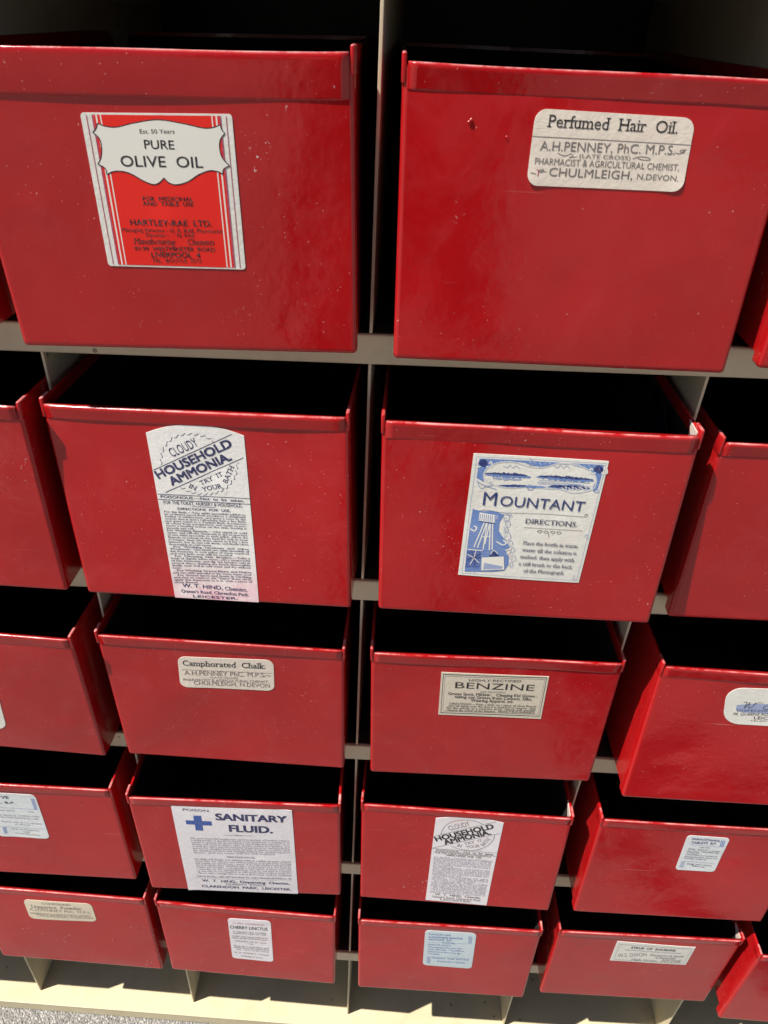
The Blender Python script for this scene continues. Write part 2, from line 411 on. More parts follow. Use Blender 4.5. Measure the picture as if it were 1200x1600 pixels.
def build_drawer(k, label, lab=None, lab_mat=None, hem_h=.048, flat_hem=False, sun_patch=False, parts=True):
    r, c = k; d, dx, dz, lean, yaw, roll = FIT[k]
    xc = c-1.5; dent = dent_fn(r*17+c*5+3)
    root = bpy.data.objects.new('metal_drawer', None); COL.objects.link(root); root.empty_display_size = .03
    root.location = W(xc+dx, -d, -H*r+TS+ZB+dz, False); root.rotation_euler = (0, roll, yaw)
    tag(root, label, 'drawer', 'red metal drawers in the cabinet')
    tl = math.tan(lean)
    def M(x, y, z, follow=False):
        sc = 1+TAP*(1-z/DH)
        if follow: y = y + dent(x, z)
        return Vector(((x*sc+KSH*(z-DH/2))*S, (y-tl*z)*S, z*S))
    def fin(name, bm, m, parent=root, smooth=True, follow=False):
        for v in bm.verts: v.co = M(v.co.x, v.co.y, v.co.z, follow)
        return link_bm(name, bm, m, parent, smooth)
    hw = DW/2
    zbase = max(.004, -(ZB+dz)+KZ*xc+.004+abs(roll)*.4)
    rnd = random.Random(r*31+c)
    # front panel: pressed sheet with rounded edges and a short return
    bm = bmesh.new()
    xs = [-hw, -hw+.017, -hw+.03]+[(-hw+.03)+(2*hw-.06)*i/44 for i in range(1, 44)]+[hw-.03, hw-.017, hw]
    zs = [0, .017, .03]+[.03+(DH-.06)*i/34 for i in range(1, 34)]+[DH-.03, DH-.017, DH-.004]
    g = [[bm.verts.new((x, 0, z)) for x in xs] for z in zs]
    for i in range(len(zs)-1):
        for j in range(len(xs)-1): bm.faces.new((g[i][j], g[i][j+1], g[i+1][j+1], g[i+1][j]))
    per = [e for e in bm.edges if len(e.link_faces) == 1]
    ex = bmesh.ops.extrude_edge_only(bm, edges=per)
    nv = [v for v in ex['geom'] if isinstance(v, bmesh.types.BMVert)]
    for v in nv: v.co.y += .045 if v.co.z < DH-.01 else .0015
    crn = [e for e in bm.edges if abs(e.verts[0].co.y-e.verts[1].co.y) > .01 and abs(abs(e.verts[0].co.x)-hw) < 1e-4 and e.verts[0].co.z < .001]
    per = [e for e in bm.edges if e.verts[0].co.y == 0 and e.verts[1].co.y == 0 and len(e.link_faces) == 2 and abs(e.link_faces[0].normal.dot(e.link_faces[1].normal)) < .5]
    bm.normal_update()
    per = [e for e in bm.edges if e.verts[0].co.y < 1e-6 and e.verts[1].co.y < 1e-6 and e.calc_face_angle(0) > .8]
    bmesh.ops.bevel(bm, geom=list(set(per+crn)), offset=.012, segments=3, affect='EDGES', profile=.5)
    fin('front_panel', bm, RED, follow=True)
    # rolled rim along the front edge
    wob = dent_fn(r*5+c*11+77)
    if flat_hem: prof = [(.001, DH-hem_h-.002), (-.0028, DH-hem_h+.0005), (-.0034, DH-hem_h+.004), (-.0036, DH-.016), (-.0042, DH-.008), (-.0025, DH-.001), (0, DH+.001), (.005, DH), (.007, DH-.006), (.007, DH-.04)]
    else:
        tp = .0088 if hem_h > .045 and r < 3 else .0058
        prof = [(.001, DH-hem_h-.002), (-.0016, DH-hem_h+.0005), (-.0020, DH-hem_h+.004), (-tp*.93, DH-.013), (-tp, DH-.008), (-tp*.9, DH-.003), (-tp*.62, DH-.0006), (-tp*.3, DH), (.0015, DH-.001), (.0028, DH-.005), (.0028, DH-.04)]
    bm = bmesh.new(); N = 40; rows = []
    for i in range(N+1):
        x = -hw+.013+(2*hw-.026)*i/N; row = []
        for (y, z) in prof:
            ww = wob(x*.9, .3)*1.0; zz = z + ww*.8
            row.append(bm.verts.new((x, y-abs(ww)*.35, zz)))
        rows.append(row)
    for i in range(N):
        for j in range(len(prof)-1): bm.faces.new((rows[i][j], rows[i+1][j], rows[i+1][j+1], rows[i][j+1]))
    for row in (rows[0], rows[-1]): bm.faces.new(row)
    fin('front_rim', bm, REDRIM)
    # side walls, each with a rolled top edge, and the folded tab at its front corner
    dep = 1.30
    for sgn in (-1, 1):
        bm = bmesh.new()
        o, i_ = sgn*(hw-.003), sgn*(hw-.009)
        bm_box(bm, min(o, i_), max(o, i_), .012, dep, zbase, DH+.004)
        o2, i2 = sgn*(hw+.001), sgn*(hw-.011)
        bm_box(bm, min(o2, i2), max(o2, i2), .03, dep, DH-.030, DH+.010, bevel=.006)
        fin('side_wall', bm, RED, smooth=False)
        bm = bmesh.new(); e0, e1 = sgn*(hw+.0025), sgn*(hw-.0095); up = rnd.uniform(.012, .022)
        bm_box(bm, min(e0, e1), max(e0, e1), -.0022, .05, DH-.046, DH+up, bevel=.0045)
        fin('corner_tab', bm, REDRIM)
    bm = bmesh.new(); bm_box(bm, -hw+.010, hw-.010, dep-.008, dep, zbase, DH); fin('back_wall', bm, RED, smooth=False)
    bm = bmesh.new(); bm_box(bm, -hw+.010, hw-.010, .006, dep-.009, zbase, zbase+.008); fin('floor_pan', bm, RED, smooth=False)
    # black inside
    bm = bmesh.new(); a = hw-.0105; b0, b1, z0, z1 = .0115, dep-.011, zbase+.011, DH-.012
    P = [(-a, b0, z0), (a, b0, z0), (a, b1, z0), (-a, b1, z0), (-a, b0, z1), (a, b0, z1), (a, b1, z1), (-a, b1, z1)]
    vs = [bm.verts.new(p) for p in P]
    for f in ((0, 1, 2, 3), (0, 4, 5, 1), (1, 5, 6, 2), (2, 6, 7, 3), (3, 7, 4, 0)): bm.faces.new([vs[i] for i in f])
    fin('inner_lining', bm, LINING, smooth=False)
    if sun_patch:  # pale triangle painted in for sunlight striking the inner right wall
        bm = bmesh.new(); x = hw-.0115
        p = [(x, .012, DH-.07), (x, .012, DH+.004), (x, .085, DH+.008), (x-.003, .012, DH-.07), (x-.003, .012, DH+.004), (x-.003, .085, DH+.008)]
        vs = [bm.verts.new(q) for q in p]
        for f in ((0, 1, 2), (5, 4, 3), (0, 3, 4, 1), (1, 4, 5, 2), (2, 5, 3, 0)): bm.faces.new([vs[i] for i in f])
        fin('corner_sun_patch', bm, SUNPATCH, smooth=False)
    if (r, c) == (1, 2):                                           # a flake of paint standing off the face
        bm = bmesh.new()
        for fx, fz, fs in ((-.300, .592, .0038), (-.304, .588, .003), (-.213, .560, .002)):
            rr = bmesh.ops.create_icosphere(bm, subdivisions=2, radius=fs)
            for v in rr['verts']:
                a = v.co.copy(); v.co = Vector((fx+a.x*.9+rnd.uniform(-1, 1)*fs*.3, -.002+min(a.y, 0)*1.1+a.z*.5*(a.y < 0), fz+a.z*.8+a.x*.5))
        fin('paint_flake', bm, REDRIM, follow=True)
    # paper label and its printing
    if lab:
        T0 = .0016; TE = min(.00003, .0016/(lab.layer+6))
        bd = lab.boundary(); bm = bmesh.new()
        tri = bmesh.ops.triangle_fill
        vs = [bm.verts.new((p[0], p[1], 0)) for p in bd]; bm.faces.new(vs)
        xsn = np.linspace(0, lab.Wd, 23)[1:-1]; ysn = np.linspace(0, -lab.Hd, 23)[1:-1]
        for x in xsn: bmesh.ops.bisect_plane(bm, geom=bm.verts[:]+bm.edges[:]+bm.faces[:], plane_co=(x, 0, 0), plane_no=(1, 0, 0))
        for y in ysn: bmesh.ops.bisect_plane(bm, geom=bm.verts[:]+bm.edges[:]+bm.faces[:], plane_co=(0, y, 0), plane_no=(0, 1, 0))
        be = [e for e in bm.edges if len(e.link_faces) == 1]
        exd = bmesh.ops.extrude_edge_only(bm, edges=be)
        low = {v for v in exd['geom'] if isinstance(v, bmesh.types.BMVert)}
        for v in bm.verts:
            q = lab.to_local((v.co.x, v.co.y)); lowv = v in low
            lf = lab.lift((v.co.x, v.co.y)); v.co = Vector((q[0], (-.0002-lf*.92) if lowv else -T0-lf, q[1]))
        paper_o = fin('paper_label', bm, lab_mat, follow=True, smooth=False)
        def cut(vv, ff, xs_, ys_):
            b = bmesh.new(); bv = [b.verts.new((p[0], p[1], 0)) for p in vv]
            for f in ff:
                try: b.faces.new([bv[i] for i in f])
                except ValueError: pass
            for x in xs_:
                if vv[:, 0].min() < x < vv[:, 0].max(): bmesh.ops.bisect_plane(b, geom=b.verts[:]+b.edges[:]+b.faces[:], plane_co=(x, 0, 0), plane_no=(1, 0, 0))
            for y in ys_:
                if vv[:, 1].min() < y < vv[:, 1].max(): bmesh.ops.bisect_plane(b, geom=b.verts[:]+b.edges[:]+b.faces[:], plane_co=(0, y, 0), plane_no=(0, 1, 0))
            b.verts.index_update(); o1 = np.array([v.co[:2] for v in b.verts]); o2 = [tuple(v.index for v in f.verts) for f in b.faces]; b.free()
            return o1, o2
        def print_mesh(name, items):
            V = []; F = []; fm = []; used = []
            for it in items:
                vv, ff, ik = it[0], it[1], it[2]
                if name == 'printed_artwork' and (np.ptp(vv[:, 0]) > .03 or np.ptp(vv[:, 1]) > .03): vv, ff = cut(vv, ff, xsn, ysn)
                ly = it[3] if name == 'printed_artwork' else lab.layer+3+it[3]
                y = -(T0+.0004+TE*ly)
                if ik not in used: used.append(ik)
                n = len(V)
                for p in vv:
                    q = lab.to_local(p); V.append(M(q[0], y-lab.lift(p), q[1], True))
                for f in ff: F.append(tuple(n+i for i in f)); fm.append(used.index(ik))
            if V: link_mesh(name, V, F, [INK[u] for u in used], paper_o, fm)
        print_mesh('printed_artwork', lab.art); print_mesh('lettering', lab.txt)
    return root

# ------------------------------------------------------------------ the labels
LOCAL = {
(1, 1): [[-0.1751, 0.5727], [0.1792, 0.5762], [0.177, 0.223], [-0.1795, 0.2246]], (1, 2): [[-0.1504, 0.6207], [0.2249, 0.616], [0.2313, 0.4572], [-0.1526, 0.4565]],
(2, 1): [[-0.1546, 0.6216], [0.146, 0.6263], [0.1442, 0.006], [-0.1503, 0.006]], (2, 2): [[-0.1899, 0.611], [0.2104, 0.6081], [0.1958, 0.1613], [-0.2022, 0.1675]],
(3, 0): [[-0.2639, 0.4], [0.1018, 0.4063], [0.0745, 0.1337], [-0.3, 0.122]], (3, 1): [[-0.1687, 0.6152], [0.1956, 0.6268], [0.1901, 0.4554], [-0.1788, 0.4489]],
(3, 2): [[-0.201, 0.6174], [0.2, 0.6176], [0.2031, 0.3823], [-0.1987, 0.382]], (3, 3): [[-0.2055, 0.622], [0.1813, 0.6319], [0.2213, 0.4429], [-0.17, 0.4403]],
(4, 0): [[-0.1202, 0.6373], [0.1118, 0.6371], [0.1021, 0.3073], [-0.1403, 0.3053]], (4, 1): [[-0.2764, 0.6638], [0.2525, 0.6621], [0.2556, 0.006], [-0.2809, 0.006]],
(4, 2): [[-0.133, 0.6404], [0.1667, 0.6423], [0.1569, 0.0153], [-0.1417, 0.0232]], (4, 3): [[-0.0685, 0.6282], [0.1216, 0.6232], [0.1215, 0.3768], [-0.0592, 0.3768]],
(5, 0): [[-0.1897, 0.6156], [0.1731, 0.6272], [0.1719, 0.4572], [-0.1927, 0.4395]], (5, 1): [[-0.0939, 0.6104], [0.1279, 0.6099], [0.1262, 0.2035], [-0.1015, 0.1979]],
(5, 2): [[-0.1231, 0.6474], [0.1377, 0.6462], [0.1455, 0.2953], [-0.1167, 0.3026]], (5, 3): [[-0.1561, 0.6269], [0.2444, 0.6174], [0.2447, 0.4221], [-0.1533, 0.4216]]}
QUAD = {
(1, 1): [(125, 175.7), (362.5, 178), (384, 421), (170, 415)], (1, 2): [(836.6, 168.5), (1085.5, 184), (1064, 299), (821, 288)],
(2, 1): [(228, 676), (381, 681), (405, 946), (275, 940)], (2, 2): [(740, 707.4), (951, 719.5), (903.7, 909), (715.6, 896.6)],
(3, 0): [(-150, 1070), (-10, 1077), (9, 1145), (-130, 1140)], (3, 1): [(277, 1025.5), (427, 1032), (428.6, 1080.5), (282, 1072.5)],
(3, 2): [(689.7, 1049.7), (858, 1057), (845, 1123), (684.7, 1116)], (3, 3): [(1136, 1074), (1300, 1081), (1288, 1140), (1129, 1131)],
(4, 0): [(-27, 1238), (54, 1242.4), (77.6, 1311), (-2, 1307)], (4, 1): [(266.5, 1255), (456, 1263), (466, 1398.6), (295, 1390.7)],
(4, 2): [(681, 1278.4), (787, 1285.4), (760, 1414), (665, 1405.6)], (4, 3): [(1074.5, 1305), (1141, 1310), (1116, 1362.5), (1055, 1359)],
(5, 0): [(36.4, 1404), (143, 1411), (152, 1439), (48, 1433)], (5, 1): [(356, 1433), (422.6, 1439), (427.5, 1501), (363.4, 1496)],
(5, 2): [(664.4, 1452.7), (744.5, 1458), (736.6, 1512), (660.5, 1506)], (5, 3): [(964.7, 1471), (1086.7, 1479), (1071, 1507), (953, 1500.7)]}
def new_label(k, *crop, **kw):
    return Label(QUAD[k], LOCAL[k], **kw).crop(*crop)

BODY = ['For the Bath.—Two table-spoonfuls added to', 'an ordinary-sized Bath produces a delightful', 'feeling of exhilaration, and gives a tone to the',
 'system that is more refreshing than a Sea Bath,', 'and quite equal to a Turkish Bath. It removes', 'all odour from perspiration, and tends to pro-',
 'mote a healthy action on the skin, leaving it', '=smooth and soft.', 'For Washing Flannels.—Use tepid or cold', 'water, and add this Ammonia in the proportion',
 'of two table-spoonfuls to each gallon. Allow the', 'flannels to remain in this bath for half an hour', 'or longer, then stir them about in it for a few',
 'minutes, but do not rub them, and finally rinse', '=thoroughly in cold water.', '*For  Washing  Linoleum  and  other', 'Woodwork.—Use about two table-spoonfuls of',
 'this Ammonia to each gallon of water required,', '=and very little soap will be needed.', '*For  Cleansing  Hair  Brushes.—Take a', 'basin of slightly warm water, add a teaspoonful',
 'of this Ammonia, and dip the bristles only in', 'several times, shaking the brush thoroughly;', 'finally, wash well in cold water and dry without', '=heat.',
 '*For Washing Greasy Plates and Dishes', 'add one table-spoonful to the warm water used.', '*For Grease Spots and Stains in Clothing,', 'and also to remove the "shine" from cloth.',
 'apply this Ammonia as it is, with a piece of', '=clean flannel.']

def body_lines(L, lines, tl, tr, bl, br, cap, ink):
    n = len(lines); ref = None
    for i, t in enumerate(lines):
        f = i/(n-1); a = (tl[0]+(bl[0]-tl[0])*f, tl[1]+(bl[1]-tl[1])*f); b = (tr[0]+(br[0]-tr[0])*f, tr[1]+(br[1]-tr[1])*f)
        st = 's'
        if t[0] == '*' or t.startswith('For ') or t.startswith('Wood'): st = 'bs'; 
        if t[0] == '*': t = t[1:]; a = (a[0]+.05*(b[0]-a[0]), a[1]+.05*(b[1]-a[1]))
        if t[0] == '=':
            t = t[1:]; fr = len(t)/46.0; b = (a[0]+fr*(b[0]-a[0]), a[1]+fr*(b[1]-a[1]))
        L.text(t, a[0], a[1], b[0], b[1], cap, st, ink)

# --- olive oil
def olive():
    L = new_label((1, 1), 110, 160, 4.138, radius=.008); W_, H_ = L.Wd, L.Hd
    rect = lambda u0, u1, ik: L.poly([(u0*W_, -.004), (u1*W_, -.004), (u1*W_, -H_+.004), (u0*W_, -H_+.004)], ik, False)
    rect(.085, .915, 'red')
    for a, b, ik in ((.098, .109, 'white'), (.128, .136, 'white'), (.036, .041, 'wine'), (.073, .084, 'wine')):
        rect(a, b, ik); rect(1-b, 1-a, ik)
    segs = [[(175, 135), (230, 155), (300, 159), (400, 135), (560, 112), (720, 135), (860, 165), (930, 160), (970, 142)],
            [(970, 142), (978, 172), (1000, 200)], [(1000, 200), (970, 240), (966, 300), (985, 360), (1030, 408)],
            [(1030, 408), (992, 430), (985, 465)], [(985, 465), (960, 448), (900, 440), (830, 465), (760, 510), (690, 530), (640, 520), (603, 487)],
            [(603, 487), (570, 520), (530, 528), (470, 505), (400, 465), (340, 445), (280, 445), (238, 465)],
            [(238, 465), (225, 425), (180, 398)], [(180, 398), (200, 350), (201, 280), (185, 230), (145, 193)], [(145, 193), (165, 170), (175, 135)]]
    pts = []
    for sg in segs: pts += spline(sg, 6)[:-1]
    L.poly(pts, 'white'); 
    for sg in segs: L.line(spline(sg, 6), 6.5, 'black')
    L.text('Est. 50 Years', 448, 200, 673, 200, 27)
    L.text('PURE', 480, 298, 672, 302, 56, 'b'); L.text('OLIVE  OIL', 330, 412, 858, 421, 68, 'b')
    for t, a, b, c, d, e, st in (('FOR  MEDICINAL', 468, 632, 792, 636, 26, 'b'), ('AND  TABLE  USE', 470, 664, 795, 668, 26, 'b'), ('HARTLEY-RAE  LTD.', 390, 790, 915, 800, 37, 'b'),
        ('Managing Director - G. A. RAE, Pharmacist', 338, 832, 982, 842, 24, 'r'), ('Director -     N. RAE', 490, 866, 800, 868, 24, 'r'), ('Manufacturing      Chemists', 410, 912, 933, 920, 36, 's-i'),
        ('97-99  WESTMINSTER  ROAD', 418, 955, 935, 962, 26, 'b'), ('LIVERPOOL  4', 526, 998, 840, 1002, 32, 'h'), ('TEL.  BOOTLE  3573', 532, 1032, 845, 1034, 24, 'r')):
        L.text(t, a, b, c, d, e, st, 'black')
    return L
def penney(k, crop, title, y):
    L = new_label(k, *crop, radius=.030); return L
def perfumed():
    L = new_label((1, 2), 810, 160, 4.138, radius=.027); L.lifts = [(0, 1, .08, .004), (1, 1, .07, .004)]
    L.text('Perfumed  Hair  Oil.', 182, 152, 1022, 197, 78, 's', 'black')
    L.line([(85, 212), (600, 240), (1105, 270)], 4, 'grey')
    L.text('A.H.PENNEY, PhC. M.P.S.', 135, 302, 1005, 332, 60, 'r', 'grey'); L.text('(LATE CROSS)', 395, 352, 725, 366, 26, 'r', 'grey')
    L.text('PHARMACIST & AGRICULTURAL CHEMIST,', 102, 392, 1030, 435, 42, 'r', 'grey')
    L.text('CHULMLEIGH,', 195, 468, 735, 492, 54, 'r', 'grey'); L.text('N.DEVON.', 765, 490, 1025, 503, 36, 'r', 'grey')
    for p in ([(255, 322), (300, 338), (340, 326), (355, 340), (330, 348), (380, 345)], [(738, 358), (790, 344), (840, 352), (850, 366), (800, 364), (770, 352)],
              [(1010, 320), (1040, 325), (1070, 302), (1060, 322), (1040, 305), (1080, 300)], [(75, 445), (110, 455)], [(130, 430), (160, 425), (150, 445), (130, 435), (180, 440)]):
        L.curl(p, 4, 'grey')
    L.curl([(118, 425), (128, 440), (122, 470)], 6, 'wine')
    return L
def camphor():
    L = new_label((3, 1), 260, 1010, 6.316, radius=.030)
    L.text('Camphorated  Chalk.', 162, 185, 975, 222, 50, 'bs', 'black'); L.line([(150, 225), (1045, 270)], 4, 'brown')
    L.text('A.H.PENNEY PhC. M.P.S.', 180, 277, 975, 307, 43, 'r', 'brown'); L.text('(LATE CROSS)', 430, 312, 700, 322, 15, 'r', 'brown')
    L.text('PHARMACIST & AGRICULTURAL CHEMIST,', 170, 335, 1010, 365, 23, 'r', 'brown'); L.text('CHULMLEIGH, N.DEVON', 270, 374, 1020, 412, 38, 'r', 'brown')
    L.curl([(960, 300), (990, 285), (1030, 295), (1000, 300)], 4, 'brown')
    return L
def benzine():
    L = new_label((3, 2), 670, 1040, 6)
    q = [(137, 77), (1105, 113), (1035, 472), (112, 437)]; L.line(q, 9, 'black', True)
    q = [(152, 93), (1088, 128), (1022, 455), (130, 421)]; L.line(q, 4, 'grey', True)
    L.text('HIGHLY-RECTIFIED', 375, 142, 865, 155, 22, 'r', 'black'); L.text('BENZINE', 245, 205, 985, 235, 56, 'r', 'black'); L.text('FOR REMOVING', 480, 248, 720, 254, 12, 'r', 'grey')
    L.text('Grease Spots, Mildew ;   Cleaning Kid Gloves ;', 180, 268, 1015, 297, 24, 'bs', 'black'); L.text('taking out Grease from Carpets, Silks,', 240, 298, 965, 325, 24, 'bs', 'black')
    L.text('Wearing Apparel, etc.', 388, 333, 795, 347, 24, 'bs', 'black')
    for i, t in enumerate(('DIRECTIONS.—Pour a little on a piece of clean flannel,', 'and rub lightly over the spot it is intended to remove ; then', 'lay the article in a current of air, which will quickly', 'remove the odour of the Benzine.  HIGHLY INFLAMMABLE.')):
        L.text(t, 192-9*i if i < 2 else 165, 358+20*i, 1010-5*i, 388+20*i, 16, 's', 'black')
    return L
def hind():
    L = new_label((3, 3), 1100, 1060, 12, radius=.062)
    L.poly([(610, 500), (900, 480), (1600, 500), (1760, 560), (1500, 690), (700, 640), (590, 590)], 'paleblue')
    L.curl([(735, 450), (800, 455), (745, 560), (850, 460)], 15, 'black'); L.curl([(850, 450), (830, 560), (900, 530), (960, 455)], 15, 'black'); L.curl([(940, 490), (1020, 460), (1100, 470)], 9, 'black')
    L.curl([(1190, 520), (1130, 530), (1100, 570), (1140, 590), (1210, 580)], 15, 'black')
    L.text('hemist', 1230, 590, 1650, 605, 90, 's-i', 'navy')
    L.text('DISPENSING CHEMIST', 610, 622, 1930, 665, 40, 'r', 'navy'); L.text('78, QUEENS ROAD, CLARENDON PARK', 530, 690, 2250, 742, 44, 'r-i', 'black')
    L.text('LEICESTER', 925, 770, 1560, 795, 52, 'b', 'black'); L.text('TELEPHONE', 850, 815, 1440, 832, 28, 'r', 'grey')
    return L
def corner_label():
    return new_label((3, 0), 0, 0, 1, radius=.05)
def salve():
    L = new_label((4, 0), 0, 1230, 13.333, radius=.022)
    L.text('VE', 20, 237, 185, 245, 52, 'h', 'navy'); L.text('L. B.P.', -40, 335, 310, 352, 42, 'h', 'navy')
    L.line([(-150, 415), (780, 472)], 9, 'paleblue'); L.line([(-120, 815), (930, 877)], 9, 'paleblue')
    L.poly([(632, 235), (705, 242), (775, 470), (708, 464)], 'paleblue'); L.poly([(42, 822), (112, 828), (152, 970), (85, 964)], 'paleblue')
    for t, a, b, c, d in (('Dissolves quickly', -150, 480, 300, 505), ('FOR', 590, 528, 700, 535), ('FOR SPLASH, UNDILUTED', -120, 585, 820, 632), ('SKIN AND PERSONAL USE', -60, 630, 790, 682),
                          ('Repeat only as it is needed', 30, 722, 850, 780), ('or advised', 300, 785, 620, 803), ('FOR ANTISEPTIC', 240, 885, 820, 928), ('USE', 490, 946, 620, 958), ('WITHOUT PRESCRIPTION', 300, 978, 830, 1016)):
        L.text(t, a, b, c, d, 27, 'r', 'lilac')
    return L
def sanitary():
    L = new_label((4, 1), 255, 1245, 5.4545)
    L.lifts = [(1, 0, .07, .004), (0, 1, .06, .003)]
    L.poly([(255, 145), (322, 145), (330, 190), (410, 193), (418, 230), (335, 228), (342, 275), (278, 272), (270, 222), (198, 220), (190, 185), (262, 187)], 'blue')
    L.text('POISON.', 168, 103, 400, 113, 18, 'b', 'navy'); L.text('SANITARY', 452, 180, 1052, 205, 53, 'x', 'navy'); L.text('FLUID.', 568, 280, 930, 297, 55, 'x', 'navy')
    L.line([(520, 314), (640, 316), (765, 321)], 4, 'grey'); L.line([(610, 313), (640, 317), (670, 317)], 9, 'grey')
    p1 = ['The most powerful Disinfectant and Deodorizer of Modern Science', 'is indispensable. It should be used in every household, as nothing is so', 'certain to prevent the spread of fever and of infectious diseases, or to',
          'cleanse and sweeten drains, sinks, closets, stables and dustbins. It is', 'as well the safest and the cheapest preparation for washing floors,', 'and may be sprinkled freely about. In cases of sickness it may be used', 'for washing bed linen and clothing without the smallest injury to', '=them, and no stain will be left behind.']
    body_lines(L, p1, (230, 345), (1075, 372), (262, 472), (1085, 492), 13, 'lilac')
    L.text('DIRECTIONS FOR USE.', 545, 512, 785, 522, 14, 'h', 'lilac')
    p2 = ['For Sinks and Drains, two tablespoonfuls in a gallon of water, poured', 'down daily. For Closets, one tablespoonful in each pail used, morning', 'and evening. For Sick Rooms, a saucer of the Fluid should be placed under', 'the bed and the floor sprinkled with a weak mixture of it. For Kennels,',
          'Stables and Dustbins, a wineglassful to each bucket of water, used with', 'a watering can. For washing Bed Linen, steep for one hour in a mixture', 'of one part to two hundred of cold water, then wash as usual. For', 'Floors, add a wineglassful to every pail of water used for scrubbing.']
    body_lines(L, p2, (268, 528), (1090, 556), (298, 652), (1098, 676), 13, 'lilac')
    L.text('Sold in Bottles, with full Directions for every Household Purpose, by', 290, 680, 1098, 706, 15, 'bs', 'lilac'); L.line([(262, 690), (1100, 718)], 3, 'lilac')
    L.text('W.  T.  HIND,  Dispensing  Chemist,', 335, 722, 1078, 752, 20, 'h', 'navy'); L.text("QUEEN'S  ROAD,", 535, 752, 875, 766, 16, 'h', 'lilac'); L.text('CLARENDON  PARK,  LEICESTER.', 335, 773, 1092, 808, 20, 'h', 'navy')
    return L
def wavy(L, pts, amp, ink, wpx, per):
    L.inc = .1; S_ = spline(pts, 24); out = []; acc = 0
    for i in range(len(S_)):
        a = S_[max(0, i-1)]; b = S_[min(len(S_)-1, i+1)]; d = b-a; ln = np.linalg.norm(d); n = np.array([-d[1], d[0]])/max(ln, 1e-6)
        acc += np.linalg.norm(S_[i]-S_[i-1]) if i else 0
        out.append((S_[i]+n*amp*sin(acc/per*2*pi), acc))
    cur = []
    for p, a in out:                                               # broken into separate S strokes
        if (a/per) % 1.0 < .86: cur.append(p)
        elif len(cur) > 1: L.line(cur, wpx, ink); cur = []
        else: cur = []
    if len(cur) > 1: L.line(cur, wpx, ink)
    L.inc = 1
def ammonia_big():
    L = new_label((2, 1), 215, 650, 6, outline='arch'); L.rise = .032
    wavy(L, [(222, 470), (235, 340), (290, 245), (370, 190), (480, 168), (610, 185), (715, 238)], 9, 'navy', 5, 62)
    wavy(L, [(410, 692), (500, 738), (620, 762), (740, 745), (850, 680), (920, 570), (935, 450)], 9, 'navy', 5, 55)
    L.line([(150, 525), (882, 170)], 6, 'navy'); L.line([(265, 743), (993, 402)], 6, 'navy')
    L.text('CLOUDY', 330, 397, 578, 283, 84, 'r', 'navy'); L.text('HOUSEHOLD', 205, 610, 892, 290, 76, 'x', 'navy'); L.text('AMMONIA.', 330, 675, 885, 422, 76, 'x', 'navy')
    L.text('TRY  IT', 598, 672, 805, 578, 40, 's', 'navy'); L.text('IN', 478, 692, 548, 725, 42, 's', 'navy'); L.text('YOUR', 612, 734, 800, 694, 40, 's', 'navy'); L.text('BATH', 840, 655, 907, 492, 42, 's', 'navy')
    L.line([(190, 757), (1052, 802)], 5, 'navy'); L.line([(197, 808), (1057, 856)], 5, 'navy')
    L.text('POISONOUS.—Not  to  be  taken.', 222, 793, 1000, 836, 25, 'b', 'navy'); L.text('FOR THE TOILET, NURSERY & HOUSEHOLD.', 250, 852, 985, 889, 31, 'r', 'navy')
    L.crop(235, 770, 6.667); L.line([(440, 175), (680, 188)], 4, 'navy'); L.text('DIRECTIONS  FOR  USE.', 290, 211, 835, 234, 24, 'b', 'navy')
    body_lines(L, BODY, (145, 238), (992, 275), (262, 982), (1068, 1000), 17, 'navy')
    L.text('W. T. HIND,', 345, 1025, 760, 1050, 36, 'h', 'navy'); L.text('Chemist,', 782, 1053, 1012, 1066, 34, 'bs', 'navy')
    L.text("Queen's Road, Clarendon Park.", 332, 1078, 1030, 1112, 28, 'bs', 'navy'); L.text('LEICESTER.', 455, 1128, 915, 1148, 23, 'h', 'navy')
    return L
def ammonia_small():
    L = new_label((4, 2), 660, 1265, 8.571, outline='arch'); L.rise = .020
    L.curl([(245, 335), (300, 225), (420, 155), (560, 138), (700, 152), (800, 192)], 8, 'grey'); L.curl([(385, 490), (480, 530), (650, 550), (830, 510), (940, 420), (965, 345)], 8, 'grey')
    L.line([(155, 360), (985, 158)], 7, 'grey'); L.line([(140, 515), (1035, 320)], 7, 'grey')
    L.text('CLOUDY', 365, 283, 640, 217, 62, 'r', 'grey'); L.text('HOUSEHOLD', 190, 428, 960, 250, 62, 'x', 'black'); L.text('AMMONIA.', 305, 472, 915, 332, 60, 'x', 'black')
    L.text('TRY  IT', 565, 478, 805, 430, 32, 's', 'grey'); L.text('IN', 455, 498, 515, 510, 36, 's', 'grey'); L.text('YOUR', 585, 528, 770, 498, 34, 's', 'grey'); L.text('BATH', 815, 492, 915, 402, 36, 's', 'grey')
    L.line([(130, 520), (1005, 590)], 6, 'grey'); L.line([(140, 562), (995, 632)], 6, 'grey')
    L.text('POISONOUS.—Not  to  be  taken.', 180, 556, 960, 620, 24, 'h', 'grey'); L.text('FOR THE TOILET, NURSERY & HOUSEHOLD.', 170, 588, 920, 650, 22, 'r', 'grey')
    L.text('DIRECTIONS  FOR  USE.', 320, 622, 790, 662, 22, 'h', 'grey')
    body_lines(L, BODY[:24]+BODY[25:30], (150, 640), (930, 702), (100, 1105), (838, 1160), 14, 'lilac')
    L.text('W.  T.  HIND,  Chemist,', 165, 1140, 775, 1190, 26, 'h', 'grey'); L.text("Queen's Road, Clarendon Park.", 130, 1168, 775, 1222, 22, 'bs', 'grey'); L.text('LEICESTER.', 235, 1205, 650, 1240, 20, 'h', 'grey')
    return L
